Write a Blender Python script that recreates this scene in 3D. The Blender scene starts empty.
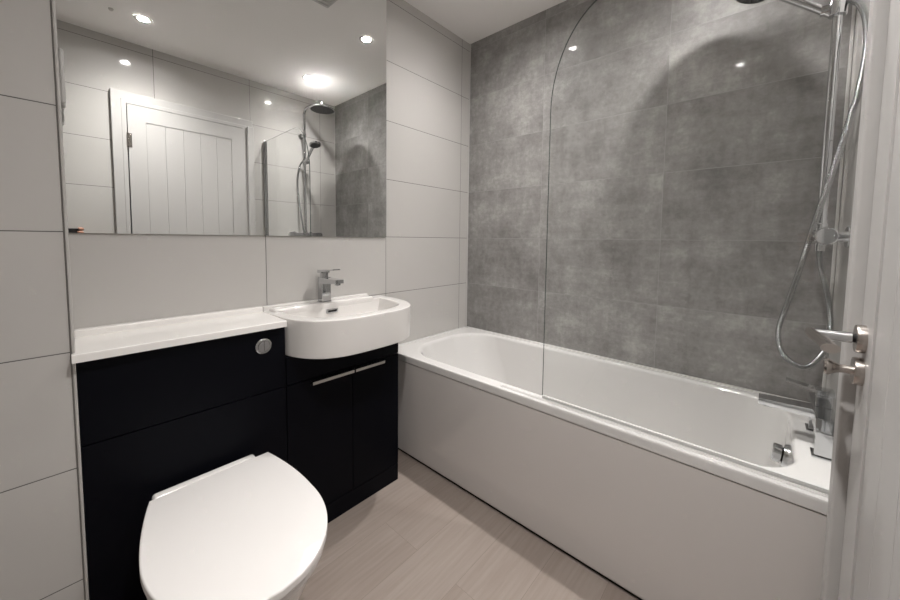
import bpy, bmesh, math, random
from mathutils import Vector, Matrix
random.seed(7)
sc = bpy.context.scene
COL = sc.collection
PI = math.pi

# ------------------------------------------------------------------ camera
def basis(yaw, pitch, roll):
    a, b, c = (math.radians(v) for v in (yaw, pitch, roll))
    fw = Vector((-math.sin(a)*math.cos(b), math.cos(a)*math.cos(b), math.sin(b)))
    r = Vector((math.cos(a), math.sin(a), 0)); u = r.cross(fw)
    r2 = math.cos(c)*r + math.sin(c)*u; u2 = -math.sin(c)*r + math.cos(c)*u
    return r2, u2, fw
CAM = Vector((-1.1635, -1.4958, 1.1633))
RR, UU, FF = basis(-48.0269, -3.662, 0.6651)
cd = bpy.data.cameras.new('camera'); cam = bpy.data.objects.new('camera', cd); COL.objects.link(cam)
cam.matrix_world = Matrix((( RR.x, UU.x, -FF.x, CAM.x), (RR.y, UU.y, -FF.y, CAM.y), (RR.z, UU.z, -FF.z, CAM.z), (0, 0, 0, 1)))
cd.sensor_fit = 'HORIZONTAL'; cd.sensor_width = 36; cd.lens = 354.03/900*36
cd.shift_x = (450-449.07)/900; cd.shift_y = -(300-261.54)/900
cd.clip_start = 0.01
sc.camera = cam

# ------------------------------------------------------------------ world, exposure
w = bpy.data.worlds.new('world'); sc.world = w; w.use_nodes = True
w.node_tree.nodes['Background'].inputs[0].default_value = (.8, .85, 1, 1)
w.node_tree.nodes['Background'].inputs[1].default_value = 0.02
sc.view_settings.view_transform = 'Standard'; sc.view_settings.look = 'None'
sc.view_settings.gamma = 1; sc.view_settings.exposure = 0.31
try: sc.view_settings.use_curve_mapping = False
except Exception: pass
cy = sc.cycles
cy.caustics_reflective = True; cy.caustics_refractive = True
cy.blur_glossy = 1.0
cy.sample_clamp_indirect = 0.0; cy.max_bounces = 12; cy.diffuse_bounces = 5; cy.glossy_bounces = 6
cy.transparent_max_bounces = 16; cy.transmission_bounces = 8
cy.use_denoising = True
H = 2.418                 # ceiling height
D = -1.6755               # face of the wall with the door
W = 0.679                 # face of the grey wall
XL = -1.148               # edge of the boxed-out wall beside the vanity
LIGHTS = [(-.771, -1.284), (.205, -.477), (.222, -1.284)]
LENS_EMIT = (4900.0, 2750.0, 3500.0)     # radiance of the three lit spotlight lenses: tuned per lamp to balance brightness, strongest by the door
LIGHT_COL = (1.0, .968, .94)

# ------------------------------------------------------------------ materials
def nt(name):
    m = bpy.data.materials.new(name); m.use_nodes = True
    return m, m.node_tree.nodes, m.node_tree.links, m.node_tree.nodes['Principled BSDF']
def plain(name, col, rough=.5, metal=0, spec=.5, coat=0, emit=None, noise=0, nscale=40):
    m, n, l, b = nt(name)
    b.inputs['Base Color'].default_value = (*col, 1)
    b.inputs['Roughness'].default_value = rough; b.inputs['Metallic'].default_value = metal
    b.inputs['Specular IOR Level'].default_value = spec; b.inputs['Coat Weight'].default_value = coat
    if emit: b.inputs['Emission Color'].default_value = (*emit[0], 1); b.inputs['Emission Strength'].default_value = emit[1]
    if noise:
        t = n.new('ShaderNodeTexCoord'); x = n.new('ShaderNodeTexNoise'); x.inputs['Scale'].default_value = nscale
        x.inputs['Detail'].default_value = 4
        bp = n.new('ShaderNodeBump'); bp.inputs['Strength'].default_value = noise; bp.inputs['Distance'].default_value = .002
        l.new(t.outputs['Object'], x.inputs['Vector']); l.new(x.outputs['Fac'], bp.inputs['Height']); l.new(bp.outputs['Normal'], b.inputs['Normal'])
    return m
def mathn(n, l, op, a, b=None, c=None):
    x = n.new('ShaderNodeMath'); x.operation = op
    for i, v in enumerate((a, b, c)):
        if v is None: continue
        if isinstance(v, (int, float)): x.inputs[i].default_value = v
        else: l.new(v, x.inputs[i])
    return x.outputs[0]
def ramp(n, l, fac, stops):
    r = n.new('ShaderNodeValToRGB'); cr = r.color_ramp
    while len(cr.elements) < len(stops): cr.elements.new(.5)
    for e, (p, c) in zip(cr.elements, stops): e.position = p; e.color = (*c, 1) if len(c) == 3 else c
    l.new(fac, r.inputs[0]); return r.outputs[0]
def mixc(n, l, fac, a, b, mode='MIX'):
    x = n.new('ShaderNodeMix'); x.data_type = 'RGBA'; x.blend_type = mode
    for sock, v in ((x.inputs[0], fac), (x.inputs[6], a), (x.inputs[7], b)):
        if isinstance(v, (int, float)): sock.default_value = v
        elif isinstance(v, tuple): sock.default_value = (*v, 1)
        else: l.new(v, sock)
    return x.outputs[2]
def wall_uv(n, l, axis, u0):
    t = n.new('ShaderNodeTexCoord'); s = n.new('ShaderNodeSeparateXYZ'); l.new(t.outputs['Object'], s.inputs[0])
    u = mathn(n, l, 'ADD', s.outputs[axis], -u0 + 12.0)
    v = mathn(n, l, 'ADD', s.outputs[2], -.27 + 6.0)
    c = n.new('ShaderNodeCombineXYZ'); l.new(u, c.inputs[0]); l.new(v, c.inputs[1])
    return t, c.outputs[0]
def brick(n, l, vec, bw, rh, mortar, offset=0):
    b = n.new('ShaderNodeTexBrick'); b.offset = offset; b.squash = 1
    l.new(vec, b.inputs['Vector']); b.inputs['Scale'].default_value = 1
    b.inputs['Brick Width'].default_value = bw; b.inputs['Row Height'].default_value = rh
    b.inputs['Mortar Size'].default_value = mortar; b.inputs['Mortar Smooth'].default_value = .15
    b.inputs['Color1'].default_value = (0, 0, 0, 1); b.inputs['Color2'].default_value = (1, 1, 1, 1); b.inputs['Mortar'].default_value = (.5, .5, .5, 1)
    return b
def white_tile(name, axis, u0):
    m, n, l, b = nt(name)
    t, v = wall_uv(n, l, axis, u0)
    bk = brick(n, l, v, .6, .3, .0013)
    base = mixc(n, l, bk.outputs['Color'], (.525, .509, .49), (.54, .525, .505))
    l.new(mixc(n, l, bk.outputs['Fac'], base, (.10, .095, .088)), b.inputs['Base Color'])
    r = mathn(n, l, 'MULTIPLY_ADD', bk.outputs['Fac'], .6, .07); l.new(r, b.inputs['Roughness'])
    b.inputs['Specular IOR Level'].default_value = .45
    bp = n.new('ShaderNodeBump'); bp.inputs['Strength'].default_value = .5; bp.inputs['Distance'].default_value = .0015; bp.invert = True
    l.new(bk.outputs['Fac'], bp.inputs['Height']); l.new(bp.outputs['Normal'], b.inputs['Normal'])
    return m
def grey_tile(name):
    m, n, l, b = nt(name)
    t, v = wall_uv(n, l, 1, -.53)
    bk = brick(n, l, v, .6, .3, .0011)
    off = n.new('ShaderNodeVectorMath'); off.operation = 'MULTIPLY_ADD'          # each tile its own patch of the pattern
    l.new(bk.outputs['Color'], off.inputs[0]); off.inputs[1].default_value = (9.1, 4.3, 7.7); l.new(v, off.inputs[2])
    def noise(scale, det, rough, sx=1, sy=1):
        mp = n.new('ShaderNodeMapping'); mp.inputs['Scale'].default_value = (sx, sy, 1); l.new(off.outputs[0], mp.inputs[0])
        x = n.new('ShaderNodeTexNoise'); x.inputs['Scale'].default_value = scale; x.inputs['Detail'].default_value = det; x.inputs['Roughness'].default_value = rough
        l.new(mp.outputs[0], x.inputs['Vector']); return x.outputs['Fac']
    clouds = noise(3.4, 8, .68); fine = noise(40, 6, .75); vert = noise(5, 7, .72, 3.2, .8); horiz = noise(4, 7, .75, .55, 4)
    a = mathn(n, l, 'MULTIPLY', clouds, .46)
    a = mathn(n, l, 'MULTIPLY_ADD', vert, .18, a); a = mathn(n, l, 'MULTIPLY_ADD', horiz, .14, a); a = mathn(n, l, 'MULTIPLY_ADD', fine, .22, a)
    a = mathn(n, l, 'MULTIPLY_ADD', bk.outputs['Color'], .04, mathn(n, l, 'ADD', a, -.02))
    col = ramp(n, l, a, [(.38, (.165, .158, .153)), (.47, (.24, .231, .224)), (.53, (.30, .291, .282)), (.63, (.45, .44, .425))])
    l.new(mixc(n, l, bk.outputs['Fac'], col, (.34, .335, .325)), b.inputs['Base Color'])
    r = mathn(n, l, 'MULTIPLY_ADD', fine, .25, .36); l.new(r, b.inputs['Roughness'])
    b.inputs['Coat Weight'].default_value = .12; b.inputs['Coat Roughness'].default_value = .03
    b.inputs['Specular IOR Level'].default_value = .35
    bp = n.new('ShaderNodeBump'); bp.inputs['Strength'].default_value = .4; bp.inputs['Distance'].default_value = .001; bp.invert = True
    l.new(bk.outputs['Fac'], bp.inputs['Height']); l.new(bp.outputs['Normal'], b.inputs['Normal'])
    return m
def floor_mat():
    m, n, l, b = nt('pale_oak_planks')
    t = n.new('ShaderNodeTexCoord'); mp = n.new('ShaderNodeMapping'); l.new(t.outputs['Object'], mp.inputs[0])
    mp.inputs['Location'].default_value = (11.86, 7.04, 0)
    bk = brick(n, l, mp.outputs[0], 1.2, .19, .0006, .37)
    off = n.new('ShaderNodeVectorMath'); off.operation = 'MULTIPLY_ADD'
    l.new(bk.outputs['Color'], off.inputs[0]); off.inputs[1].default_value = (5.1, 3.3, 2.7); l.new(mp.outputs[0], off.inputs[2])
    def noise(scale, det, rough, sx, sy, dist=0):
        q = n.new('ShaderNodeMapping'); q.inputs['Scale'].default_value = (sx, sy, 1); l.new(off.outputs[0], q.inputs[0])
        x = n.new('ShaderNodeTexNoise'); x.inputs['Scale'].default_value = scale; x.inputs['Detail'].default_value = det
        x.inputs['Roughness'].default_value = rough; x.inputs['Distortion'].default_value = dist
        l.new(q.outputs[0], x.inputs['Vector']); return x.outputs['Fac']
    g1 = noise(5, 5, .6, .5, 6, .6); g2 = noise(30, 4, .7, .25, 5); g3 = noise(2.2, 3, .5, .7, 1.4)
    wv = n.new('ShaderNodeTexWave'); wv.wave_type = 'BANDS'; wv.bands_direction = 'Y'; wv.inputs['Scale'].default_value = 9
    q = n.new('ShaderNodeMapping'); q.inputs['Scale'].default_value = (.35, 1.6, 1); l.new(off.outputs[0], q.inputs[0]); l.new(q.outputs[0], wv.inputs['Vector'])
    wv.inputs['Distortion'].default_value = 9; wv.inputs['Detail'].default_value = 3; wv.inputs['Detail Scale'].default_value = .8
    a = mathn(n, l, 'MULTIPLY', g1, .34); a = mathn(n, l, 'MULTIPLY_ADD', g2, .22, a); a = mathn(n, l, 'MULTIPLY_ADD', g3, .26, a)
    a = mathn(n, l, 'MULTIPLY_ADD', wv.outputs['Fac'], .05, a); a = mathn(n, l, 'MULTIPLY_ADD', bk.outputs['Color'], .10, a)
    col = ramp(n, l, a, [(.30, (.245, .197, .170)), (.48, (.295, .246, .216)), (.66, (.345, .295, .262))])
    l.new(mixc(n, l, bk.outputs['Fac'], col, (.20, .16, .138)), b.inputs['Base Color'])
    b.inputs['Roughness'].default_value = .42; b.inputs['Specular IOR Level'].default_value = .4
    bp = n.new('ShaderNodeBump'); bp.inputs['Strength'].default_value = .12; bp.inputs['Distance'].default_value = .001
    l.new(a, bp.inputs['Height']); l.new(bp.outputs['Normal'], b.inputs['Normal'])
    return m
def glass_mat():
    m, n, l, b = nt('clear_glass')
    b.inputs['Base Color'].default_value = (.93, .975, .955, 1); b.inputs['Roughness'].default_value = 0
    b.inputs['Transmission Weight'].default_value = 1; b.inputs['IOR'].default_value = 1.45
    # light passes a thin clear pane unbent: plain Fresnel reflection over straight-through transmission
    out = n['Material Output']
    tr = n.new('ShaderNodeBsdfTransparent'); tr.inputs[0].default_value = (.992, .996, .994, 1)
    gl = n.new('ShaderNodeBsdfGlossy'); gl.inputs['Roughness'].default_value = 0.0
    fr = n.new('ShaderNodeFresnel'); fr.inputs[0].default_value = 1.5
    ge = n.new('ShaderNodeNewGeometry')
    ff = mathn(n, l, 'MULTIPLY', mathn(n, l, 'MULTIPLY', fr.outputs[0], 1.0), mathn(n, l, 'SUBTRACT', 1.0, ge.outputs['Backfacing']))
    mx = n.new('ShaderNodeMixShader'); l.new(ff, mx.inputs[0]); l.new(tr.outputs[0], mx.inputs[1]); l.new(gl.outputs[0], mx.inputs[2])
    l.new(mx.outputs[0], out.inputs[0]); n.remove(b)
    return m
def lens_mat(k):
    # lit reflector lamp: brightest straight down, falling off to the sides like a spotlight bulb's beam
    m, n, l, b = nt('lit_lamp_lens_%d' % k)
    e = n.new('ShaderNodeEmission'); e.inputs[0].default_value = (*LIGHT_COL, 1)
    g = n.new('ShaderNodeNewGeometry'); d = n.new('ShaderNodeVectorMath'); d.operation = 'DOT_PRODUCT'
    l.new(g.outputs['Incoming'], d.inputs[0]); l.new(g.outputs['Normal'], d.inputs[1])
    c = mathn(n, l, 'POWER', mathn(n, l, 'MAXIMUM', d.outputs['Value'], .02), 3.0)
    l.new(mathn(n, l, 'MULTIPLY', c, LENS_EMIT[k]), e.inputs[1]); l.new(e.outputs[0], n['Material Output'].inputs[0]); n.remove(b)
    return m
def hose_mat():
    m, n, l, b = nt('ribbed_steel_hose')
    b.inputs['Base Color'].default_value = (.36, .37, .37, 1); b.inputs['Metallic'].default_value = 1; b.inputs['Roughness'].default_value = .2
    return m
M = {}
M['tile_back'] = white_tile('white_gloss_tile_back', 0, 0.0)
M['tile_front'] = white_tile('white_gloss_tile_front', 0, -.673)
M['tile_alcove'] = white_tile('white_gloss_tile_alcove', 0, -1.4)
M['tile_left'] = white_tile('white_gloss_tile_left', 1, -.217)
M['grey'] = grey_tile('grey_concrete_effect_tile')
M['floor'] = floor_mat()
M['ceiling'] = plain('ceiling_paint', (.88, .855, .835), .75, noise=.05, nscale=200)
M['trim_white'] = plain('white_trim', (.56, .55, .535), .3)
M['trim_side'] = plain('tile_edge_trim', (.50, .485, .465), .35)
M['grout'] = plain('dark_grout', (.16, .15, .14), .8)
M['glass_edge'] = plain('glass_edge', (.045, .06, .055), .15)
M['door'] = plain('white_satin_paint', (.50, .488, .478), .5, spec=.15)
M['acrylic'] = plain('white_acrylic', (.66, .648, .635), .08, coat=.3)
M['panel'] = plain('white_gloss_panel', (.74, .715, .70), .10)
M['ceramic'] = plain('white_ceramic', (.74, .72, .70), .06, coat=.3)
M['seat'] = plain('white_toilet_seat_plastic', (.79, .77, .755), .13)
M['top'] = plain('white_solid_surface', (.88, .86, .835), .12)
M['navy'] = plain('dark_navy_laminate', (.0030, .0033, .0055), .42, spec=.08, noise=.03, nscale=300)
M['gap'] = plain('dark_gap', (.004, .004, .005), .8)
M['chrome'] = plain('chrome', (.60, .61, .62), .06, 1)
M['rail_chrome'] = plain('rail_chrome', (.8, .8, .8), .30, 1)
M['head_top'] = plain('rain_head_chrome', (.72, .73, .74), .16, 1)
M['satin'] = plain('satin_nickel', (.50, .46, .43), .26, 1)
M['brushed'] = plain('brushed_handle', (.62, .61, .60), .25, 1)
M['mirror'] = plain('mirror_silver', (.82, .83, .82), 0.0, 1)
M['mirror_edge'] = plain('mirror_edge', (.10, .095, .09), .4)
M['glass'] = glass_mat()
M['hose'] = hose_mat()
M['rubber'] = plain('dark_nozzles', (.05, .05, .05), .5)
M['seal'] = plain('clear_seal_strip', (.62, .62, .61), .25)
for k in range(3): M['lens%d' % k] = lens_mat(k)
M['phone'] = plain('black_phone_case', (.012, .012, .013), .35)
M['phone_glass'] = plain('phone_camera_glass', (.01, .01, .012), .05)
M['skin'] = plain('skin', (.55, .30, .21), .5)
M['sleeve'] = plain('dark_sleeve_cloth', (.03, .03, .035), .9, noise=.4, nscale=300)

# ------------------------------------------------------------------ mesh helpers
def newbm(): return bmesh.new()
def box(bm, x0, x1, y0, y1, z0, z1, bev=0, seg=2, mat=0):
    r = bmesh.ops.create_cube(bm, size=1)
    vs = r['verts']
    for v in vs: v.co = Vector((x0+(v.co.x+.5)*(x1-x0), y0+(v.co.y+.5)*(y1-y0), z0+(v.co.z+.5)*(z1-z0)))
    fs = {f for v in vs for f in v.link_faces}
    for f in fs: f.material_index = mat
    if bev:
        es = list({e for v in vs for e in v.link_edges})
        bmesh.ops.bevel(bm, geom=es, offset=bev, segments=seg, affect='EDGES', profile=.5)
def ring(center, nrm, rx, ry, n, up=None):
    nrm = Vector(nrm).normalized()
    up = Vector(up) if up else (Vector((0, 0, 1)) if abs(nrm.z) < .9 else Vector((0, 1, 0)))
    a = up.cross(nrm).normalized(); b = nrm.cross(a)
    return [Vector(center)+a*math.cos(2*PI*i/n)*rx+b*math.sin(2*PI*i/n)*ry for i in range(n)]
def loft(bm, rings, cap0=True, cap1=True, mat=0):
    vr = [[bm.verts.new(p) for p in r] for r in rings]; n = len(vr[0])
    for a, b in zip(vr, vr[1:]):
        for i in range(n):
            f = bm.faces.new((a[i], a[(i+1) % n], b[(i+1) % n], b[i])); f.material_index = mat
    if cap0: bm.faces.new(list(reversed(vr[0]))).material_index = mat
    if cap1: bm.faces.new(vr[-1]).material_index = mat
    return vr
def lathe(bm, base, axis, prof, n=28, mat=0):
    """prof: (distance along axis, radius)"""
    ax = Vector(axis).normalized(); base = Vector(base)
    loft(bm, [ring(base+ax*h, ax, max(r, 1e-4), max(r, 1e-4), n) for h, r in prof], mat=mat)
def cyl(bm, p0, p1, r, n=24, bev=0, mat=0):
    p0, p1 = Vector(p0), Vector(p1); L = (p1-p0).length
    if bev: prof = [(0, r-bev), (bev*.3, r-bev*.3), (bev, r), (L-bev, r), (L-bev*.3, r-bev*.3), (L, r-bev)]
    else: prof = [(0, r), (L, r)]
    lathe(bm, p0, p1-p0, prof, n, mat)
def smooth_path(pts, k=8):
    pts = [Vector(p) for p in pts]; out = []
    for i in range(len(pts)-1):
        p0 = pts[max(i-1, 0)]; p1 = pts[i]; p2 = pts[i+1]; p3 = pts[min(i+2, len(pts)-1)]
        for j in range(k):
            t = j/k
            out.append(.5*((2*p1)+(p2-p0)*t+(2*p0-5*p1+4*p2-p3)*t*t+(3*p1-p0-3*p2+p3)*t**3))
    out.append(pts[-1]); return out
def tube(bm, pts, r, n=12, rf=None, mat=0):
    pts = [Vector(p) for p in pts]; rings = []
    t0 = (pts[1]-pts[0]).normalized(); up = Vector((0, 0, 1)) if abs(t0.z) < .9 else Vector((1, 0, 0))
    a = up.cross(t0).normalized()
    for i, p in enumerate(pts):
        t = (pts[min(i+1, len(pts)-1)]-pts[max(i-1, 0)]).normalized()
        a = (a-t*a.dot(t)).normalized(); b = t.cross(a); rr = rf(i) if rf else r
        rings.append([p+a*math.cos(2*PI*k/n)*rr+b*math.sin(2*PI*k/n)*rr for k in range(n)])
    loft(bm, rings, mat=mat)
def prism(bm, outline, z0, z1, bev=0, seg=3, mat=0):
    """outline in x,y; rounded top and bottom edges by inset rings"""
    n = len(outline); c = Vector((sum(p[0] for p in outline)/n, sum(p[1] for p in outline)/n, 0))
    def off(d):
        o = []
        for i in range(n):
            p, q, s = (Vector((*outline[(i+k) % n][:2], 0)) for k in (-1, 0, 1))
            t = (s-p).normalized(); nn = Vector((t.y, -t.x, 0))
            if nn.dot(q-c) < 0: nn = -nn
            o.append(q-nn*d)
        return o
    rs = []
    if bev:
        for k in range(seg+1):
            a = PI/2*k/seg; rs.append([p+Vector((0, 0, z0+bev*(1-math.sin(a)))) for p in off(bev*(1-math.cos(PI/2-(PI/2-a))) if 0 else bev*(1-math.sin(a)))] if 0 else
                                      [p+Vector((0, 0, z0+bev*(1-math.cos(a)))) for p in off(bev*(1-math.sin(a)))])
        for k in range(seg+1):
            a = PI/2*(1-k/seg); rs.append([p+Vector((0, 0, z1-bev*(1-math.cos(a)))) for p in off(bev*(1-math.sin(a)))])
    else:
        rs = [[Vector((p[0], p[1], z)) for p in outline] for z in (z0, z1)]
    loft(bm, rs, mat=mat)
def sm(ob, angle=35):
    me = ob.data
    for p in me.polygons: p.use_smooth = True
    bm = bmesh.new(); bm.from_mesh(me)
    for e in bm.edges:
        e.smooth = not (len(e.link_faces) == 2 and e.calc_face_angle(0) > math.radians(angle))
    bm.to_mesh(me); bm.free()
    wn = ob.modifiers.new('weighted_normal', 'WEIGHTED_NORMAL'); wn.keep_sharp = True; wn.weight = 100
def obj(name, bm, mat, parent=None, angle=35):
    bmesh.ops.recalc_face_normals(bm, faces=bm.faces)
    me = bpy.data.meshes.new(name); bm.to_mesh(me); bm.free()
    for mm in (mat if isinstance(mat, (list, tuple)) else [mat]): me.materials.append(M[mm])
    o = bpy.data.objects.new(name, me); COL.objects.link(o); sm(o, angle)
    if parent:
        o.parent = parent
        chain = Vector(parent.location)
        if parent.parent: chain += Vector(parent.parent.location)
        me.transform(Matrix.Translation(-chain))
    return o
def tag(o, label, cat, group=None):
    o['label'] = label; o['category'] = cat
    if group: o['group'] = group
    return o
def thing(name, label, cat, loc, group=None):
    o = bpy.data.objects.new(name, None); COL.objects.link(o); o.location = loc; o.empty_display_size = .05
    return tag(o, label, cat, group)
def struct(name, bm, mat, parent=None, angle=35):
    o = obj(name, bm, mat, parent, angle)
    if not parent: o['kind'] = 'structure'
    return o
def sbox(name, mat, *a, **k):
    bm = newbm(); box(bm, *a, **k); return struct(name, bm, mat)
def rrect(x0, x1, y0, y1, r, n=8):
    """rounded rectangle outline; r = 4 corner radii (x1y1, x0y1, x0y0, x1y0)"""
    if isinstance(r, (int, float)): r = [r]*4
    o = []
    for (cx, cy_, a0), q in zip(((x1, y1, 0), (x0, y1, 90), (x0, y0, 180), (x1, y0, 270)), r):
        sx = -1 if cx == x1 else 1; sy = -1 if cy_ == y1 else 1
        for k in range(n+1):
            a = math.radians(a0+90*k/n); o.append((cx+sx*q+math.cos(a)*q, cy_+sy*q+math.sin(a)*q))
    return o

# ------------------------------------------------------------------ room shell
XW = -1.75
sbox('floor', 'floor', XW-.1, W+.1, D-.1, .1, -.08, 0)
sbox('ceiling', 'ceiling', XW-.1, W+.1, D-.1, .1, H, H+.08)
sbox('wall_back', 'tile_back', XL-.02, W+.1, 0, .1, 0, H)
sbox('wall_alcove', 'tile_alcove', XW, XL, -.217, .1, 0, H)
sbox('wall_right', 'grey', W, W+.1, D-.1, 0, 0, H)
sbox('wall_left', 'tile_left', XW-.1, XW, D-.1, .1, 0, H)
DX0, DX1, DZ = -.822, -.118, 2.012          # door opening
bm = newbm()
box(bm, XW, DX0-.03, D-.1, D, 0, H); box(bm, DX1+.03, W, D-.1, D, 0, H); box(bm, DX0-.03, DX1+.03, D-.1, D, DZ+.03, H)
struct('wall_front', bm, 'tile_front')
# tile edge trims
sbox('trim_1', 'trim_side', XL+.0004, XL+.0068, -.2205, -.001, 0, H, bev=.002)
sbox('trim_5', 'grout', XL-.0022, XL+.0002, -.2178, -.20, 0, H)
sbox('trim_2', 'trim_white', W-.006, W-.0005, -.007, -.0005, .575, H, bev=.001)
sbox('trim_3', 'trim_white', W-.008, W-.0005, D+.0005, D+.009, .575, H, bev=.002)
# door with lining and architrave
AF = -1.620                                  # front of the architrave
bm = newbm()
def uframe(x0, x1, zt_, i, y0, y1):      # mitred inverted-U section with inner offset i
    o = [(x0, 0), (x0, zt_), (x1, zt_), (x1, 0), (x1-i, 0), (x1-i, zt_-i), (x0+i, zt_-i), (x0+i, 0)]
    loft(bm, [[Vector((x, y0, z)) for x, z in o], [Vector((x, y1, z)) for x, z in o]])
    es = [e for e in bm.edges if all(abs(v.co.y-y1) < 1e-5 for v in e.verts)]
    bmesh.ops.bevel(bm, geom=es, offset=.005, segments=3, affect='EDGES', profile=.5)
uframe(DX0-.074, DX1+.052, DZ+.075, .048, D+.0005, -1.644)
box(bm, DX1+.006, DX1+.0515, D+.0006, AF, 0.0, DZ+.020, bev=.005, seg=3)      # deeper closing jamb
uframe(DX0-.027, DX1+.005, DZ+.028, .020, D+.0005, -1.6405)
fr = struct('trim_4', bm, 'door', None, 50)
DF = -1.639                                   # door face
bm = newbm()
PX0, PX1, PZ = -.729, -.222, 1.912
for x0, x1, z0, z1 in ((DX0+.002, PX0, .006, DZ), (PX1, DX1-.002, .006, DZ), (PX0, PX1, PZ, DZ), (PX0, PX1, .006, .23)):
    box(bm, x0, x1, DF-.035, DF, z0, z1)
nb = 5; bw = (PX1-PX0)/nb
for k in range(nb):
    box(bm, PX0+bw*k+.0002, PX0+bw*(k+1)-.0002, DF-.033, DF-.003, .23, PZ, bev=.0022, seg=1)
door = struct('door_1', bm, 'door')
for zz in (1.78, .25):
    bm = newbm(); cyl(bm, (DX0, DF+.006, zz-.045), (DX0, DF+.006, zz+.045), .006, 14, .001); box(bm, DX0-.004, DX0+.02, DF-.001, DF+.001, zz-.045, zz+.045)
    obj('hinge', bm, 'satin', door)
# door handle: rose, neck and curved lever
HX, HZ = -.160, .985
bm = newbm()
lathe(bm, (HX, DF, HZ), (0, 1, 0), [(0, .0265), (.010, .0265), (.0125, .025), (.0125, .0)], 40)
hd = obj('door_handle', bm, 'satin', door)
bm = newbm(); cyl(bm, (HX, DF+.012, HZ), (HX, DF+.018, HZ), .0085); obj('handle_collar', bm, 'gap', hd)
bm = newbm(); cyl(bm, (HX, DF+.016, HZ), (HX, DF+.066, HZ), .0105, 28, .001); obj('handle_neck', bm, 'chrome', hd)
bm = newbm()
path = smooth_path([(HX+.018, DF+.070, HZ-.001), (HX, DF+.071, HZ), (HX-.03, DF+.067, HZ), (HX-.07, DF+.059, HZ-.001), (HX-.115, DF+.054, HZ-.003)], 6)
rings = []
for i, p in enumerate(path):
    f = i/(len(path)-1); t = (path[min(i+1, len(path)-1)]-path[max(i-1, 0)]).normalized()
    rings.append(ring(p, t, (.0085+.004*f), .0095-.001*f, 24))
loft(bm, rings); obj('lever', bm, 'satin', hd)
bm = newbm(); TZ = HZ-.062
lathe(bm, (HX, DF, TZ), (0, 1, 0), [(0, .0265), (.010, .0265), (.0125, .025), (.0125, .0)], 40)
ld = obj('privacy_lock', bm, 'satin', door)
bm = newbm()
lathe(bm, (HX, DF+.012, TZ), (0, 1, 0), [(0, .0085), (.012, .0075), (.018, .008), (.026, .012), (.031, .0160), (.035, .0165), (.038, .014), (.039, .004)], 32)
obj('thumb_turn', bm, 'satin', ld)

# ------------------------------------------------------------------ mirror
bm = newbm(); box(bm, XL+.0075, -.001, -.006, -.0004, 1.168, 2.368)
for f in bm.faces: f.material_index = 0 if f.normal.y < -.5 else 1
mr = tag(obj('wall_mirror', bm, ['mirror', 'mirror_edge']), 'large frameless rectangular mirror fixed above the white counter and basin', 'mirror')

# ------------------------------------------------------------------ vanity run
YF = -.221
X0, X1, X2 = XL+.008, -.6225, -.098
SPL, TOPZ = .622, .846
t = thing('toilet_cabinet', 'dark navy back-to-wall cabinet behind the toilet, with flush button', 'cabinet', ((X0+X1)/2, -.12, 0))
bm = newbm(); box(bm, X0, X1, YF+.02, -.001, 0, TOPZ); obj('body', bm, 'gap', t)
bm = newbm(); box(bm, X0, X1-.0015, YF, YF+.019, SPL+.0015, TOPZ, bev=.001); obj('upper_panel', bm, 'navy', t)
bm = newbm(); box(bm, X0, X1-.0015, YF, YF+.019, 0, SPL-.0015, bev=.001); obj('lower_panel', bm, 'navy', t)
bm = newbm(); c = (-.6985, YF-.0005, .7875)
lathe(bm, c, (0, -1, 0), [(0, .0265), (.004, .0265), (.006, .024), (.006, .020), (.0045, .0195), (.0045, 0)], 40)
fb = obj('flush_button', bm, 'chrome', t)
for s in (-1, 1):      # two halves
    bm = newbm()
    k = 14; o = [(c[0]+s*(.0012 if s < 0 else .0012), c[2]-.017)]
    arc = [(c[0]+s*(.001+.0175*math.cos(a)), c[2]+.0175*math.sin(a)) for a in [(-PI/2)+PI*i/k for i in range(k+1)]]
    loft(bm, [[Vector((x, y, z)) for x, z in arc] for y in (c[1]-.003, c[1]-.0085)]); obj('button_half', bm, 'chrome', fb)
t = thing('basin_cabinet', 'dark navy two-door cabinet under the white basin, beside the bath', 'cabinet', ((X1+X2)/2, -.12, 0))
bm = newbm(); box(bm, X1+.001, X2-.002, YF+.02, -.001, 0.0, .725); obj('body', bm, 'navy', t)
bm = newbm(); box(bm, X1+.0015, X2, YF, YF+.019, SPL+.002, .7255, bev=.001); obj('top_panel', bm, 'navy', t)
bm = newbm(); box(bm, X1+.0015, X2, YF, YF+.019, 0, .079, bev=.001); obj('plinth', bm, 'navy', t)
XM = -.3465
for x0, x1, hx0, hx1 in ((X1+.0015, XM-.0015, -.533, -.352), (XM+.0015, X2, -.3445, -.194)):
    bm = newbm(); box(bm, x0, x1, YF, YF+.019, .082, SPL-.002, bev=.001); dr = obj('door', bm, 'navy', t)
    bm = newbm()
    box(bm, hx0, hx1, YF-.022, YF+.003, .6135, .6155)                      # flat plate over the door edge
    box(bm, hx0, hx1, YF-.0235, YF-.0215, .6035, .6155, bev=.0005)          # turned-down lip
    vs = [bm.verts.new(p) for p in ((hx0-.0005, YF-.022, .6155), (hx0-.0005, YF-.0005, .6155), (hx0-.0005, YF-.0005, .594), (hx0+.0015, YF-.022, .6155), (hx0+.0015, YF-.0005, .6155), (hx0+.0015, YF-.0005, .594))]
    for f in ((0, 1, 2), (5, 4, 3), (0, 3, 4, 1), (1, 4, 5, 2), (2, 5, 3, 0)): bm.faces.new([vs[i] for i in f])
    obj('handle', bm, 'brushed', dr)

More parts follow.
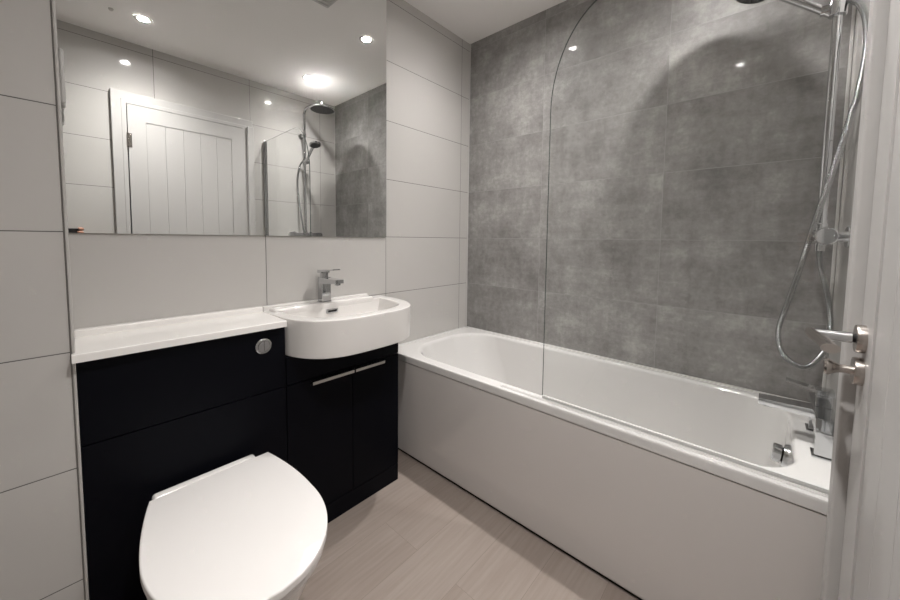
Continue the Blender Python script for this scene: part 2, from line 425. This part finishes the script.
# worktop with upstand
CT = .868
bm = newbm()
loft(bm, [[Vector((x, y, z)) for x, y in ((XL-.0005, -.243), (-.6262, -.243), (-.6262, -.001), (XL+.0085, -.001), (XL+.0085, -.2225), (XL-.0005, -.2225))] for z in (TOPZ+.0005, CT)])
es = [e for e in bm.edges if all(v.co.z > CT-1e-4 for v in e.verts)]
bmesh.ops.bevel(bm, geom=es, offset=.003, segments=2, affect='EDGES', profile=.5)          # nib over the tiled edge
box(bm, XL+.0085, -.6262, -.030, -.0008, CT-.005, CT+.020, bev=.005, seg=3)
tag(obj('countertop', bm, 'top', None, 50), 'long white counter with back upstand over the dark toilet cabinet', 'worktop')

# basin
def dshape(cx, a, yb, yf, p, n=64, skew=0):
    """D outline: flat back at yb, superelliptic front reaching yf"""
    o = []; nb_ = 14
    for i in range(n-nb_+1):
        ph = PI*i/(n-nb_); c_, s_ = math.cos(ph), math.sin(ph)
        x = cx+a*math.copysign(abs(c_)**(2/p), c_); y = yb-(yb-yf)*abs(s_)**(2/p)
        o.append((x, y))
    for i in range(1, nb_): o.append((cx-a+2*a*i/nb_, yb))
    return o
BC = -.334
def R3(o, z): return [Vector((x, y, z)) for x, y in o]
bm = newbm()
po = 3.3
outer = lambda d: dshape(BC, .2915-d, -.002, -.377+d, po)
inner = lambda d, e=0: dshape(BC, .240-d, -.074-d*.35-e, -.326+d, 3.1)
BB = .727
loft(bm, [R3(outer(.03), BB), R3(outer(.008), BB), R3(outer(.003), BB+.002), R3(outer(.001), BB+.006), R3(outer(.0), CT-.006), R3(outer(.0012), CT-.002), R3(outer(.004), CT),
          R3(inner(-.004), CT), R3(inner(0), CT-.0015), R3(inner(.004), CT-.007), R3(inner(.012), CT-.04), R3(inner(.022), CT-.075), R3(inner(.045), CT-.094), R3(inner(.085), CT-.100)])
box(bm, BC-.291, BC+.20, -.030, -.0012, CT-.02, CT+.020, bev=.005, seg=3); box(bm, BC-.270, BC+.20, -.0765, -.0012, CT-.02, CT+.012, bev=.010, seg=4)     # raised tap ledge
ba = thing('wash_basin', 'white D-shaped semi-recessed basin on the dark cabinet', 'basin', (BC, -.19, BB))
obj('bowl', bm, 'ceramic', ba, 40)
bm = newbm(); oy = -.079
box(bm, -.386, -.332, oy-.007, oy+.004, .832, .851, bev=.002)
ov = obj('overflow', bm, 'chrome', ba)
bm = newbm(); box(bm, -.380, -.338, oy-.0078, oy-.004, .837, .846, bev=.001); obj('overflow_slot', bm, 'gap', ov)
bm = newbm(); lathe(bm, (BC, -.2, CT-.1), (0, 0, 1), [(0, .03), (.004, .03), (.006, .027), (.008, 0)], 30); obj('waste', bm, 'chrome', ba)

# basin mixer tap
TX, TY, TZ0 = -.378, -.050, CT+.0123
t = thing('basin_tap', 'small square chrome mixer tap standing on the back of the basin', 'tap', (TX, TY, TZ0))
bm = newbm(); box(bm, TX-.024, TX+.024, TY-.025, TY+.0195, TZ0, TZ0+.004, bev=.001); obj('base_plate', bm, 'chrome', t)
bm = newbm(); box(bm, TX-.0205, TX+.0205, TY-.021, TY+.0192, TZ0+.004, TZ0+.110, bev=.002); obj('body', bm, 'chrome', t)
bm = newbm()
for zz0, zz1, zz2, zz3 in ((.080, .108, .092, .107),):
    a = [Vector((TX+s*.0205, TY-.02, TZ0+z)) for s, z in ((-1, zz0), (1, zz0), (1, zz1), (-1, zz1))]
    b = [Vector((TX+s*.0185, TY-.128, TZ0+z)) for s, z in ((-1, zz2), (1, zz2), (1, zz3), (-1, zz3))]
    loft(bm, [a, b])
sp = obj('spout', bm, 'chrome', t)
bm = newbm(); cyl(bm, (TX, TY-.112, TZ0+.083), (TX, TY-.112, TZ0+.096), .012, 24, .001); obj('aerator', bm, 'chrome', sp)
bm = newbm(); cyl(bm, (TX, TY, TZ0+.110), (TX, TY, TZ0+.128), .018, 28); obj('cartridge', bm, 'chrome', t)
bm = newbm()
box(bm, TX-.0205, TX+.0205, TY-.012, TY+.023, TZ0+.127, TZ0+.141, bev=.002)
a = [Vector((TX+s*.0205, TY-.01, TZ0+z)) for s, z in ((-1, .133), (1, .133), (1, .141), (-1, .141))]
b = [Vector((TX+s*.017, TY-.104, TZ0+z)) for s, z in ((-1, .146), (1, .146), (1, .150), (-1, .150))]
loft(bm, [a, b]); obj('lever', bm, 'chrome', t)

# ------------------------------------------------------------------ toilet
TC = -.880
def lidshape(cx, wb, wm, yb, yf, n=72):
    """seat outline: nearly straight back, widest half-way, round front"""
    o = []; L = yb-yf; sk = .013
    prof = [(0, .90), (.0, .965), (.012, 1.0)]
    pts = []
    m = 90
    for i in range(m+1):
        s = i/m
        if s < .50: wdt = wb+(wm-wb)*math.sin(PI/2*s/.50)**.9
        else:
            q = (s-.50)/.50; wdt = wm*max(0, 1-q**2.15)**.5
        pts.append((wdt, yb-L*s))
    sh = lambda y: sk*max(0, 1-2*(yb-y)/L)
    right = [(cx+sh(y)+wd, y) for wd, y in pts]; left = [(cx+sh(y)-wd, y) for wd, y in reversed(pts[:-1])]
    back = [(cx+sk-wb+2*wb*i/10, yb) for i in range(1, 10)]
    return right+left+back
t = thing('toilet', 'white back-to-wall toilet with the lid closed, in front of the dark cabinet', 'toilet', (TC, -.5, 0))
bm = newbm()
def pan(sx, z, yf, yb=-.223): return [Vector((x, y, z)) for x, y in lidshape(TC, .145*sx, .174*sx, yb, yf)]
loft(bm, [pan(.78, 0, -.62), pan(.78, .03, -.622), pan(.80, .12, -.64), pan(.86, .22, -.69), pan(.94, .32, -.745), pan(.985, .375, -.772), pan(.995, .396, -.776), pan(.97, .4, -.77)])
obj('pan', bm, 'ceramic', t, 50)
bm = newbm(); prism(bm, lidshape(TC, .150, .1865, -.287, -.788), .402, .420, bev=.005); obj('seat', bm, 'seat', t, 50)
bm = newbm(); prism(bm, lidshape(TC, .154, .191, -.281, -.794), .4225, .443, bev=.004, seg=4)
lid = obj('lid', bm, 'seat', t, 50)
bm = newbm(); box(bm, -1.013, -.748, -.2805, -.250, .412, .4425, bev=.010, seg=4); obj('hinge_cover', bm, 'seat', t)

# ------------------------------------------------------------------ bath
bt = thing('bath_tub', 'long white bath with gloss front panel along the grey tiled wall', 'bath', (.34, -.84, 0))
RZ = .572
def q4(x0, x1, y0, y1, r, z): return [Vector((x, y, z)) for x, y in rrect(x0, x1, y0, y1, r, 10)]
bm = newbm()
e = .0008; YB0, YB1 = D+e, -e; XB1 = W-e
loft(bm, [q4(.006, XB1-.01, YB0, YB1, .003, .538), q4(.0, XB1, YB0, YB1, .004, .538), q4(-.001, XB1, YB0, YB1, .004, .543), q4(.001, XB1, YB0, YB1, .006, .562), q4(.004, XB1, YB0, YB1, .008, .569), q4(.012, XB1, YB0, YB1, .010, RZ),
          q4(.052, .640, -1.590, -.070, [.20, .20, .13, .15], RZ), q4(.060, .632, -1.584, -.080, [.20, .20, .13, .15], RZ-.003), q4(.068, .624, -1.578, -.092, [.2, .2, .13, .15], RZ-.014),
          q4(.078, .614, -1.572, -.125, [.2, .2, .13, .15], RZ-.10), q4(.090, .602, -1.555, -.195, [.2, .2, .13, .15], RZ-.25), q4(.112, .580, -1.520, -.285, [.18, .18, .13, .15], RZ-.36), q4(.16, .53, -1.45, -.36, [.15, .15, .13, .13], RZ-.40)], cap0=False)
for xx in (.019, .027):        # raised rails along the front of the rim
    box(bm, xx-.0025, xx+.0025, YB0+.01, -.72, RZ-.002, RZ+.0025, bev=.0012)
box(bm, XB1-.02, XB1, YB0, YB1, RZ-.004, RZ+.004, bev=.002); box(bm, .01, XB1, YB1-.02, YB1, RZ-.004, RZ+.004, bev=.002)
obj('tub', bm, 'acrylic', bt, 40)
bm = newbm()
PT, PB = .5345, .022
a = [Vector((.002, YB0, PT)), Vector((.020, YB0, PT)), Vector((.067, YB0, PB)), Vector((.049, YB0, PB))]
b = [Vector((p.x, YB1, p.z)) for p in a]
loft(bm, [a, b]); obj('front_panel', bm, 'panel', bt)
bm = newbm(); box(bm, .058, .07, YB0, YB1, 0.010, .03); obj('plinth_strip', bm, 'panel', bt)
bm = newbm(); box(bm, .061, .069, YB0, YB1, 0.0, .0098); obj('floor_gap_shade', bm, 'gap', bt)  # near-black strip stands in for the shade in the gap under the panel
bm = newbm(); oc = Vector((.333, -1.574, .500))
lathe(bm, oc, (0, 1, .12), [(-.02, .012), (-.004, .037), (.004, .037), (.012, .033), (.014, .018), (.016, .018)], 36); ovb = obj('overflow', bm, 'chrome', bt)
bm = newbm(); lathe(bm, oc, (0, 1, .12), [(.014, .020), (.016, .028), (.034, .028), (.037, .025), (.037, 0)], 36); obj('overflow_knob', bm, 'chrome', ovb)
bm = newbm(); lathe(bm, (.345, -1.35, RZ-.401), (0, 0, 1), [(0, .035), (.005, .035), (.009, .028), (.012, 0)], 30); obj('waste', bm, 'chrome', bt)

# bath filler tap on the rim
BX, BY = .333, -1.640
t = thing('bath_tap', 'chrome two-pillar bath filler with flat spout on the bath rim', 'tap', (BX, BY, RZ))
for s in (-1, 1):
    px = BX+s*.092
    bm = newbm(); box(bm, px-.026, px+.026, BY-.026, BY+.026, RZ+.0003, RZ+.006, bev=.0015); pb = obj('pillar_base', bm, 'chrome', t)
    bm = newbm(); box(bm, px-.021, px+.021, BY-.021, BY+.021, RZ+.006, RZ+.098, bev=.002); obj('pillar', bm, 'chrome', t)
bm = newbm(); box(bm, BX-.118, BX+.118, BY-.023, BY+.023, RZ+.068, RZ+.112, bev=.003); obj('body', bm, 'chrome', t)
bm = newbm()
a = [Vector((BX+s*.027, BY+.02, RZ+z)) for s, z in ((-1, .078), (1, .078), (1, .104), (-1, .104))]
b = [Vector((BX+s*.025, BY+.142, RZ+z)) for s, z in ((-1, .082), (1, .082), (1, .100), (-1, .100))]
loft(bm, [a, b]); sp = obj('spout', bm, 'chrome', t)
bm = newbm(); cyl(bm, (BX, BY+.122, RZ+.073), (BX, BY+.122, RZ+.085), .011, 24, .001); obj('aerator', bm, 'chrome', sp)
bm = newbm(); box(bm, BX-.017, BX+.017, BY-.017, BY+.017, RZ+.112, RZ+.148, bev=.002); obj('cartridge', bm, 'chrome', t)
bm = newbm()
box(bm, BX-.021, BX+.021, BY-.022, BY+.02, RZ+.146, RZ+.162, bev=.002)
a = [Vector((BX+s*.018, BY+.018, RZ+z)) for s, z in ((-1, .152), (1, .152), (1, .161), (-1, .161))]
b = [Vector((BX+s*.015, BY+.082, RZ+z)) for s, z in ((-1, .168), (1, .168), (1, .173), (-1, .173))]
loft(bm, [a, b]); obj('lever', bm, 'chrome', t)

# ------------------------------------------------------------------ glass bath screen
GX = .033
t = thing('shower_screen', 'clear glass bath screen with one rounded top corner, on the bath rim', 'shower screen', (GX, -1.66, RZ))
bm = newbm()
o = [(-1.645, RZ+.010), (-.897, RZ+.010)]
r_ = .22; zt = 1.955
for k in range(17):
    a = PI/2*k/16; o.append((-.897-r_+math.cos(a)*r_, zt-.0-.34+math.sin(a)*.34))
o.append((-1.645, zt-.005))
loft(bm, [[Vector((x, y, z)) for y, z in o] for x in (GX-.003, GX+.003)])
for f in bm.faces: f.material_index = 0 if abs(f.normal.x) > .9 or len(f.verts) > 4 else 1
g = obj('glass_panel', bm, ['glass', 'glass_edge'], t, 20)
bm = newbm(); box(bm, GX-.013, GX+.013, D+.001, -1.652, RZ+.004, zt-.005, bev=.003); hp = obj('hinge_profile', bm, 'chrome', t)
bm = newbm(); cyl(bm, (GX, -1.648, RZ+.008), (GX, -1.648, zt-.003), .0065, 20); obj('pivot_tube', bm, 'chrome', t)
bm = newbm(); box(bm, GX-.0045, GX+.0045, -1.635, -.897, RZ+.0035, RZ+.013, bev=.001); obj('seal_strip', bm, 'seal', t)

# ------------------------------------------------------------------ shower
SX, SY = .345, -1.6085
t = thing('shower_set', 'chrome bar shower with riser rail, round rain head, handset and hose', 'shower', (SX, D, 1.18))
VZ = 1.182
bm = newbm(); cyl(bm, (SX-.098, SY, VZ), (SX+.098, SY, VZ), .0215, 32, .002); vb = obj('valve_bar', bm, 'chrome', t)
for s in (-1, 1):
    bm = newbm(); cyl(bm, (SX+s*.100, SY, VZ), (SX+s*.150, SY, VZ), .0225, 32, .003)
    for k in range(12):
        a = 2*PI*k/12; box(bm, *(SX+s*.125-.018, SX+s*.125+.018), SY+math.cos(a)*.0222-.002, SY+math.cos(a)*.0222+.002, VZ+math.sin(a)*.0222-.002, VZ+math.sin(a)*.0222+.002, bev=.0008, seg=1)
    obj('control_knob', bm, 'chrome', t)
    bm = newbm(); lathe(bm, (SX+s*.075, D+.0005, VZ), (0, 1, 0), [(0, .032), (.006, .032), (.010, .027), (.012, .014), (.06, .014)], 32); obj('wall_union', bm, 'chrome', t)
bm = newbm(); lathe(bm, (SX, SY, VZ+.018), (0, 0, 1), [(0, .014), (.02, .014), (.022, .012), (.03, .012)], 24); obj('riser_nut', bm, 'chrome', t)
RZ1, HY, HZ2 = 2.285, -1.29, 2.205
bm = newbm()
pts = [(SX, SY, VZ+.03), (SX, SY, 1.9), (SX, SY, RZ1-.05)]
for k in range(1, 9):
    a = PI/2*k/8; pts.append((SX, SY+.05*(1-math.cos(a)), RZ1-.05+.05*math.sin(a)))
pts.append((SX, HY-.05, RZ1))
for k in range(1, 9):
    a = PI/2*k/8; pts.append((SX, HY-.05+.05*math.sin(a), RZ1-.05*(1-math.cos(a))))
pts.append((SX, HY, HZ2+.02))
tube(bm, pts, .0105, 20); obj('riser_pipe', bm, 'chrome', t)
bm = newbm(); cyl(bm, (SX+.0, D+.001, 2.06), (SX, SY-.004, 2.06), .010, 20); lathe(bm, (SX, D+.0005, 2.06), (0, 1, 0), [(0, .024), (.006, .024), (.009, .020), (.009, 0)], 28); lathe(bm, (SX, SY, 2.045), (0, 0, 1), [(0, .015), (.03, .015)], 24)
obj('wall_bracket', bm, 'chrome', t)
bm = newbm(); lathe(bm, (SX, HY, HZ2), (0, 0, 1), [(0, .098), (.003, .100), (.007, .100), (.010, .097), (.013, .03), (.022, .016), (.034, .014)], 56); rh = obj('rain_head', bm, 'head_top', t)
bm = newbm()
lathe(bm, (SX, HY, HZ2-.0012), (0, 0, 1), [(0, .092), (.001, .092)], 48)
for rr, nn in ((.02, 8), (.04, 14), (.06, 20), (.08, 26)):
    for k in range(nn): lathe(bm, (SX+math.cos(2*PI*k/nn)*rr, HY+math.sin(2*PI*k/nn)*rr, HZ2-.001), (0, 0, -1), [(0, .0025), (.003, .0018)], 6)
obj('nozzle_face', bm, 'rubber', rh)
# slider, handset, hose
SZ = 1.828
bm = newbm(); lathe(bm, (SX, SY, SZ-.022), (0, 0, 1), [(0, .016), (.002, .019), (.042, .019), (.044, .016)], 28)
cyl(bm, (SX, SY, SZ), (SX, SY+.034, SZ+.004), .014, 24); obj('slider', bm, 'chrome', t)
bm = newbm(); cyl(bm, (SX+.018, SY, SZ), (SX+.036, SY, SZ), .014, 24, .002); obj('slider_knob', bm, 'chrome', t)
hb = Vector((SX, SY+.012, SZ-.012)); hh = Vector((SX, -1.452, 1.936))
bm = newbm(); pth = smooth_path([hb, hb.lerp(hh, .35)+Vector((0, 0, .004)), hb.lerp(hh, .75)+Vector((0, 0, .008)), hh], 6); L_ = len(pth)
tube(bm, pth, .012, 20, rf=lambda i: .0105+.004*i/L_); hs = obj('handset', bm, 'chrome', t)
hn = Vector((0, .30, -.95)).normalized(); hc = Vector((SX, -1.418, 1.946))
bm = newbm(); lathe(bm, hc, -hn, [(-.006, .046), (-.002, .050), (.008, .048), (.016, .036), (.022, .012), (.023, 0)], 40); he = obj('handset_head', bm, 'chrome', hs)
bm = newbm(); lathe(bm, hc+hn*.0055, hn, [(0, .042), (.001, .042)], 36)
for rr, nn in ((.012, 6), (.024, 12), (.035, 18)):
    for k in range(nn):
        a_ = Vector((1, 0, 0)); b_ = hn.cross(a_)
        lathe(bm, hc+hn*.006+(a_*math.cos(2*PI*k/nn)+b_*math.sin(2*PI*k/nn))*rr, hn, [(0, .002), (.003, .0015)], 6)
obj('handset_nozzles', bm, 'rubber', hs)
hp_ = [(SX, SY, SZ+.008), (.338, -1.625, 1.838), (.328, -1.644, 1.818), (.318, -1.655, 1.786), (.31, -1.661, 1.746), (.305, -1.664, 1.691), (.302, -1.661, 1.627), (.302, -1.655, 1.564), (.303, -1.647, 1.521),
       (.305, -1.630, 1.423), (.310, -1.613, 1.329), (.316, -1.597, 1.245), (.325, -1.583, 1.164), (.336, -1.570, 1.082), (.345, -1.545, .955), (.345, -1.534, .89), (.345, -1.54, .834), (.345, -1.56, .8), (.345, -1.593, .786),
       (.345, -1.618, .808), (.345, -1.641, .865), (.345, -1.644, .91), (.345, -1.637, .983), (.345, -1.626, 1.041), (SX, -1.612, 1.108), (SX, SY, VZ-.03)]
pth = smooth_path(hp_, 40)
bm = newbm(); tube(bm, pth, .0072, 10, rf=lambda i: .0076 if i % 3 else .0058); obj('hose', bm, 'hose', t, 80)
bm = newbm(); cyl(bm, (SX, SY, VZ-.042), (SX, SY, VZ-.018), .0115, 20, .001); obj('hose_nut', bm, 'chrome', t)

# ------------------------------------------------------------------ ceiling fittings
labels = ['round recessed ceiling spotlight above the door, seen in the mirror\'s left half',
          'round recessed ceiling spotlight nearest the mirror\'s right edge, above the bath head end',
          'round recessed ceiling spotlight over the shower rain head']
for li, ((lx, ly), lb) in enumerate(zip(LIGHTS, labels)):
    t = thing('ceiling_spotlight', lb, 'ceiling light', (lx, ly, H), 'recessed ceiling spotlights')
    bm = newbm()
    n = 40; prof = [(.0005, .043), (.003, .0425), (.005, .040), (.0045, .034), (.002, .027), (.0005, .022)]
    rs = [ring((lx, ly, H-h), (0, 0, -1), r, r, n) for h, r in prof]
    loft(bm, rs, cap0=False, cap1=False); obj('bezel', bm, 'trim_white', t)
    bm = newbm(); lathe(bm, (lx, ly, H-.0006), (0, 0, -1), [(0, .0235), (.0012, .0235), (.0018, .022)], 36); obj('lens', bm, 'lens%d' % li, t)
t = thing('ceiling_vent', 'square white extractor grille on the ceiling, at the mirror\'s top edge', 'vent', (-.19, -.29, H))
bm = newbm(); box(bm, -.265, -.120, -.365, -.215, H-.012, H-.0005, bev=.004); obj('frame', bm, 'trim_white', t)
for k in range(6):
    bm = newbm(); y = -.35+k*.022; box(bm, -.253, -.132, y, y+.012, H-.0165, H-.012, bev=.001); obj('slat', bm, 'trim_white', t)
bm = newbm(); lathe(bm, (-.906, -1.295, H-.0005), (0, 0, -1), [(0, .011), (.006, .011), (.012, .006), (.014, 0)], 20)
tag(obj('ceiling_hook', bm, 'trim_white'), 'tiny white ceiling button beside the spotlight above the door', 'ceiling fitting')
# slim fitting on the side of the recess
bm = newbm(); box(bm, XL+.0071, XL+.017, -.150, -.085, 1.495, 1.632, bev=.006, seg=3)
tag(obj('wall_switch', bm, 'trim_white'), 'slim white rounded switch plate at the mirror\'s left edge', 'switch')

# ------------------------------------------------------------------ ladder radiator on the left wall, seen reflected in the glass screen
RX = XW+.075
t = thing('towel_radiator', 'chrome ladder towel radiator seen only as glints in the glass screen', 'radiator', (XW, -.85, .1))
for y in (-1.10, -.60):
    bm = newbm(); cyl(bm, (RX, y, .08), (RX, y, 1.27), .015, 24, .003); obj('upright', bm, 'chrome', t)
    for z in (.2, 1.1):
        bm = newbm(); cyl(bm, (XW+.0005, y, z), (RX, y, z), .010, 16); obj('wall_bracket', bm, 'chrome', t)
zs = [1.205, 1.160, 1.115, 1.070]+[.882-.0452*k for k in range(17)]
for z in zs:
    bm = newbm(); cyl(bm, (RX+.006, -1.10, z), (RX+.006, -.60, z), .011, 24); obj('bar', bm, 'rail_chrome', t)

# ------------------------------------------------------------------ phone and hand in the mirror
def fp(a, b, c): return CAM+RR*a+UU*b+FF*c       # phone frame: along, up, toward the mirror
t = thing('mobile_phone', 'black phone held sideways, seen at the mirror\'s lower left corner', 'phone', fp(.06, 0, -.012))
def slab(x0, x1, z0, z1, y0, y1, r):
    o = rrect(x0, x1, z0, z1, r, 6)
    b_ = newbm(); loft(b_, [[fp(x*1, z, y0) for x, z in o], [fp(x, z, y1) for x, z in o]]); return b_
obj('case', slab(-.010, .158, -.040, .034, -.016, -.008, .009), 'phone', t)
obj('camera_bump', slab(-.012, .012, -.034, .024, -.008, -.0065, .006), 'phone_glass', t)
pr = thing('person', 'hand in a dark sleeve holding up the black phone, seen in the mirror', 'person', fp(.15, -.03, -.02))
def skin(name, verts, edges, radii, mat, parent, sub=1):
    me = bpy.data.meshes.new(name); me.from_pydata([tuple(v) for v in verts], edges, [])
    o_ = bpy.data.objects.new(name, me); COL.objects.link(o_)
    sk = o_.modifiers.new('skin', 'SKIN')
    for v, r in zip(me.skin_vertices[0].data, radii): v.radius = (r, r)
    me.skin_vertices[0].data[0].use_root = True
    ss = o_.modifiers.new('sub', 'SUBSURF'); ss.levels = sub; ss.render_levels = sub
    me.materials.append(M[mat])
    dg = bpy.context.evaluated_depsgraph_get(); ev = bpy.data.meshes.new_from_object(o_.evaluated_get(dg))
    o_.modifiers.clear(); o_.data = ev
    for p in ev.polygons: p.use_smooth = True
    if parent: o_.parent = parent; ev.transform(Matrix.Translation(-Vector(parent.location)))
    return o_
V = []; E_ = []; Rd = []
def add(p, r, prev=None):
    V.append(fp(*p)); Rd.append(r); i = len(V)-1
    if prev is not None: E_.append((prev, i))
    return i
wrist = add((0.141, -.120, -.060), .023)
fore = add((0.073, -.19, -.13), .029, wrist)
palm = add((0.163, -.070, -.042), .026, wrist)
kn = add((0.168, -.035, -.036), .022, palm)
th1 = add((0.137, -.045, -.034), .012, palm); th2 = add((0.129, -.012, -.026), .0105, th1); th3 = add((0.131, .014, -.024), .009, th2)
for k, (dx, ln) in enumerate(((.012, .92), (.006, 1.0), (-.002, .94), (-.012, .78))):
    zz = .028-.021*k
    a_ = add((0.177, zz-.006, -.030), .0098, kn); b_ = add((0.176, zz+.002, -.006), .0092, a_); c_ = add((0.163, zz+.006, .003), .0085, b_); d_ = add((0.163-.030*ln, zz+.008, .002), .0075, c_)
skin('hand', V, E_, Rd, 'skin', pr)
sl = [fp(.085, -.165, -.105), fp(.03, -.22, -.16), fp(-.05, -.30, -.18), fp(-.16, -.40, -.16)]
skin('sleeve', sl, [(0, 1), (1, 2), (2, 3)], [.037, .042, .047, .054], 'sleeve', pr)
